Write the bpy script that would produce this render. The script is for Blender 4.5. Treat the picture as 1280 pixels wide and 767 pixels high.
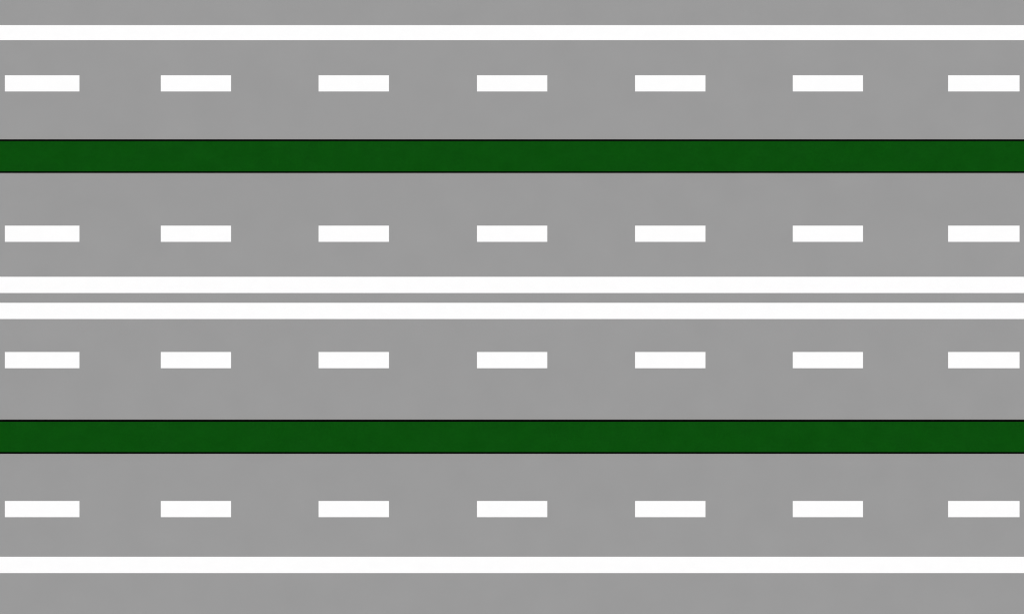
import bpy, bmesh, math, random
from mathutils import Vector
random.seed(7)
R = math.radians
scene = bpy.context.scene
for o in list(bpy.data.objects):
    bpy.data.objects.remove(o, do_unlink=True)
C = scene.collection

# ---------------------------------------------------------------- camera, sky, sun, exposure
VIEW_W = 76.8                                   # metres of road seen across the picture
CAM_H = 130.0
cd = bpy.data.cameras.new('camera')
cd.sensor_width = 36.0
cd.sensor_fit = 'HORIZONTAL'
cd.lens = 36.0 * CAM_H / VIEW_W
cd.clip_start = 0.5
cd.clip_end = 6000
cam = bpy.data.objects.new('camera', cd)
cam.location = (0, 0, CAM_H)                    # looking straight down
C.objects.link(cam)
scene.camera = cam

SUN_EL, SUN_AZ = R(66), R(90)                   # sun along the road: kerbs throw no shade across it
world = bpy.data.worlds.new('World')
scene.world = world
world.use_nodes = True
nt = world.node_tree
sky = nt.nodes.new('ShaderNodeTexSky')
sky.sky_type = 'NISHITA'
sky.sun_disc = False
sky.sun_elevation = SUN_EL
sky.sun_rotation = SUN_AZ
sky.air_density = 1.0
sky.dust_density = 3.0
bgn = nt.nodes['Background']
nt.links.new(sky.outputs[0], bgn.inputs['Color'])
bgn.inputs['Strength'].default_value = 0.06

ld = bpy.data.lights.new('sun', 'SUN')
ld.energy = 2.95
ld.angle = R(0.6)
ld.color = (1.0, 0.978, 0.914)
sun = bpy.data.objects.new('sun', ld)
d = Vector((math.sin(SUN_AZ) * math.cos(SUN_EL), math.cos(SUN_AZ) * math.cos(SUN_EL), math.sin(SUN_EL)))
sun.rotation_euler = (-d).to_track_quat('-Z', 'Y').to_euler()
sun.location = d * 60
C.objects.link(sun)

vs = scene.view_settings
scene.display_settings.display_device = 'sRGB'
vs.view_transform = 'Standard'
vs.look = 'None'
vs.gamma = 1.0
vs.use_curve_mapping = False
vs.exposure = 0.15
scene.cycles.filter_width = 1.1

# ---------------------------------------------------------------- materials
def mat(name, base, var=0.04, big=3.0, fine=60.0, fine_var=0.10, rough=0.95, spec=0.1, bump=0.0, hue=None):
    """rough mineral / turf surface: broad faint patches plus fine grain, in object-free world metres"""
    m = bpy.data.materials.new(name)
    m.use_nodes = True
    t = m.node_tree
    b = t.nodes['Principled BSDF']
    b.inputs['Roughness'].default_value = rough
    b.inputs['Specular IOR Level'].default_value = spec
    geo = t.nodes.new('ShaderNodeNewGeometry')
    def noise(scale, detail):
        n = t.nodes.new('ShaderNodeTexNoise')
        n.inputs['Scale'].default_value = scale
        n.inputs['Detail'].default_value = detail
        t.links.new(geo.outputs['Position'], n.inputs['Vector'])
        return n
    def rng(src, lo, hi):
        r = t.nodes.new('ShaderNodeMapRange')
        r.inputs['From Min'].default_value = 0.25
        r.inputs['From Max'].default_value = 0.75
        r.inputs['To Min'].default_value = lo
        r.inputs['To Max'].default_value = hi
        t.links.new(src, r.inputs['Value'])
        return r.outputs[0]
    n1 = noise(1.0 / big, 3.0)
    n2 = noise(fine, 4.0)
    mul = t.nodes.new('ShaderNodeMath')
    mul.operation = 'MULTIPLY'
    t.links.new(rng(n1.outputs['Fac'], 1 - var, 1 + var), mul.inputs[0])
    t.links.new(rng(n2.outputs['Fac'], 1 - fine_var, 1 + fine_var), mul.inputs[1])
    col = t.nodes.new('ShaderNodeVectorMath')
    col.operation = 'SCALE'
    if hue:                                     # a second leaf tint, in soft patches
        mix = t.nodes.new('ShaderNodeMix')
        mix.data_type = 'RGBA'
        mix.inputs['A'].default_value = (*base, 1)
        mix.inputs['B'].default_value = (*hue, 1)
        n3 = noise(0.55, 3.0)
        t.links.new(rng(n3.outputs['Fac'], 0, 1), mix.inputs['Factor'])
        t.links.new(mix.outputs['Result'], col.inputs[0])
    else:
        col.inputs[0].default_value = base
    t.links.new(mul.outputs[0], col.inputs['Scale'])
    t.links.new(col.outputs[0], b.inputs['Base Color'])
    if bump:
        bn = t.nodes.new('ShaderNodeBump')
        bn.inputs['Strength'].default_value = bump
        bn.inputs['Distance'].default_value = 0.01
        t.links.new(n2.outputs['Fac'], bn.inputs['Height'])
        t.links.new(bn.outputs[0], b.inputs['Normal'])
    return m

M_ASPH = mat('pale_asphalt', (0.262, 0.262, 0.262), var=0.022, big=3.0, fine=45, fine_var=0.16, bump=0.15)
M_PAINT = mat('white_road_paint', (0.803, 0.803, 0.803), var=0.008, big=1.0, fine=60, fine_var=0.02, rough=0.8, bump=0.05)
M_KERB = mat('black_painted_kerb', (0.0010, 0.0010, 0.0010), var=0.1, fine=40, fine_var=0.2, spec=0.0)
M_TURF = mat('dark_green_turf', (0.0026, 0.0595, 0.0030), var=0.07, big=1.2, fine=14, fine_var=0.16, rough=1.0, spec=0.01,
             bump=0.1, hue=(0.0032, 0.0600, 0.0038))
M_EARTH = mat('dry_ground', (0.25, 0.24, 0.22), var=0.05, big=8, fine=8)

# ---------------------------------------------------------------- helpers
def link(name, bm, m, parent=None):
    me = bpy.data.meshes.new(name)
    bmesh.ops.recalc_face_normals(bm, faces=bm.faces[:])
    bm.to_mesh(me); bm.free()
    me.materials.append(m)
    o = bpy.data.objects.new(name, me)
    C.objects.link(o)
    o.parent = parent
    return o

def slab(sx, sy, z0, z1, bevel=0.0):
    bm = bmesh.new()
    bmesh.ops.create_cube(bm, size=1)
    for v in bm.verts:
        v.co = (v.co.x * sx, v.co.y * sy, z0 if v.co.z < 0 else z1)
    if bevel:
        es = [e for e in bm.edges if all(v.co.z > (z0 + z1) / 2 for v in e.verts)]
        bmesh.ops.bevel(bm, geom=es, offset=bevel, segments=2, affect='EDGES', profile=0.5)
    return bm

def tag(o, label, cat, group):
    o['label'] = label; o['category'] = cat; o['group'] = group

S = 0.06                                        # metres per unit of the plan the road is drawn from
SY = S * (VIEW_W * 613 / 1024) / (767 * S)
def X(u): return (u - 640) * S
def Y(v): return (383.5 - v) * SY

# ---------------------------------------------------------------- setting
bm = bmesh.new()
bmesh.ops.create_grid(bm, x_segments=8, y_segments=8, size=2500)
g = link('ground', bm, M_EARTH); g.location.z = -0.15; g['kind'] = 'structure'
LEN = 1200.0
r = link('road', slab(LEN + 4, 62.0, -0.14, 0.0), M_ASPH); r['kind'] = 'structure'

# ---------------------------------------------------------------- solid lines
line0 = None
for v0, v1, label in (
        (31.4, 50.1, 'uppermost solid white line along the road, above the top row of dashes'),
        (345.8, 366.0, 'upper line of the close pair of solid white lines down the road centre'),
        (378.3, 398.5, 'lower line of the close pair of solid white lines down the road centre'),
        (695.5, 715.9, 'lowest solid white line along the road, below the bottom row of dashes')):
    o = link('solid_line', slab(LEN, (v1 - v0) * SY, 0.001, 0.006, 0.002), M_PAINT)
    o.location.y = Y((v0 + v1) / 2)
    tag(o, label, 'road line', 'solid white lines along the road')

# ---------------------------------------------------------------- grass medians between black kerbs
def turf_bm(width):
    """gently crowned turf, finely uneven where it lies near the viewpoint"""
    xs = [-LEN / 2, -300, -150, -80] + [-50 + i * 0.125 for i in range(801)] + [80, 150, 300, LEN / 2]
    ny = 18
    bm = bmesh.new()
    rows = []
    for x in xs:
        row = []
        for j in range(ny + 1):
            s = j / ny * 2 - 1
            z = 0.085 + 0.035 * (1 - s * s)
            if abs(s) < 1:
                z += random.uniform(-0.004, 0.004)
            row.append(bm.verts.new((x, s * width / 2, z)))
        rows.append(row)
    for a, b in zip(rows, rows[1:]):
        for j in range(ny):
            bm.faces.new((a[j], b[j], b[j + 1], a[j + 1]))
    for f in bm.faces:
        f.smooth = True
    return bm

for k0, t0, t1, k1, label in (
        (174.2, 176.5, 214.2, 216.2, 'upper of two dark green medians edged with thin black kerbs'),
        (524.2, 526.8, 564.5, 566.8, 'lower of two dark green medians edged with thin black kerbs')):
    e = bpy.data.objects.new('median', None)
    e.empty_display_size = 1
    C.objects.link(e)
    yc = Y((k0 + k1) / 2)
    e.location = (0, yc, 0)
    tag(e, label, 'median', 'green medians between the carriageways')
    t = link('turf', turf_bm(abs(Y(t0) - Y(t1)) + 0.02), M_TURF, e)
    t.location.y = Y((t0 + t1) / 2) - yc
    for a, b in ((k0, t0), (t1, k1)):
        k = link('kerb', slab(LEN, (b - a) * SY, 0.001, 0.115, 0.012), M_KERB, e)
        k.location.y = Y((a + b) / 2) - yc

# ---------------------------------------------------------------- lane dashes: four rows of seven
COLS = ((6.1, 99.3, 'leftmost and longest white dash'), (201.0, 288.8, 'second white dash from the left'),
        (398.2, 486.2, 'third white dash from the left'), (596.2, 684.1, 'middle white dash'),
        (793.8, 881.8, 'third white dash from the right'), (990.9, 1078.7, 'second white dash from the right'),
        (1185.1, 1274.4, 'rightmost white dash'))
ROWS = ((94.1, 114.2, 'in the row just above the upper green median'),
        (281.9, 302.1, 'in the row just below the upper green median'),
        (439.7, 460.0, 'in the row just above the lower green median'),
        (625.9, 646.0, 'in the row just below the lower green median'))
for u0, u1, which in COLS:
    first = None
    for v0, v1, where in ROWS:
        if first is None:
            o = first = link('lane_dash', slab((u1 - u0) * S, 20.2 * SY, 0.001, 0.006, 0.002), M_PAINT)
        else:
            o = first.copy(); C.objects.link(o)
        o.location = (X((u0 + u1) / 2), Y((v0 + v1) / 2), 0)
        tag(o, which + ' ' + where, 'lane dash', 'white dashes in four lane rows')
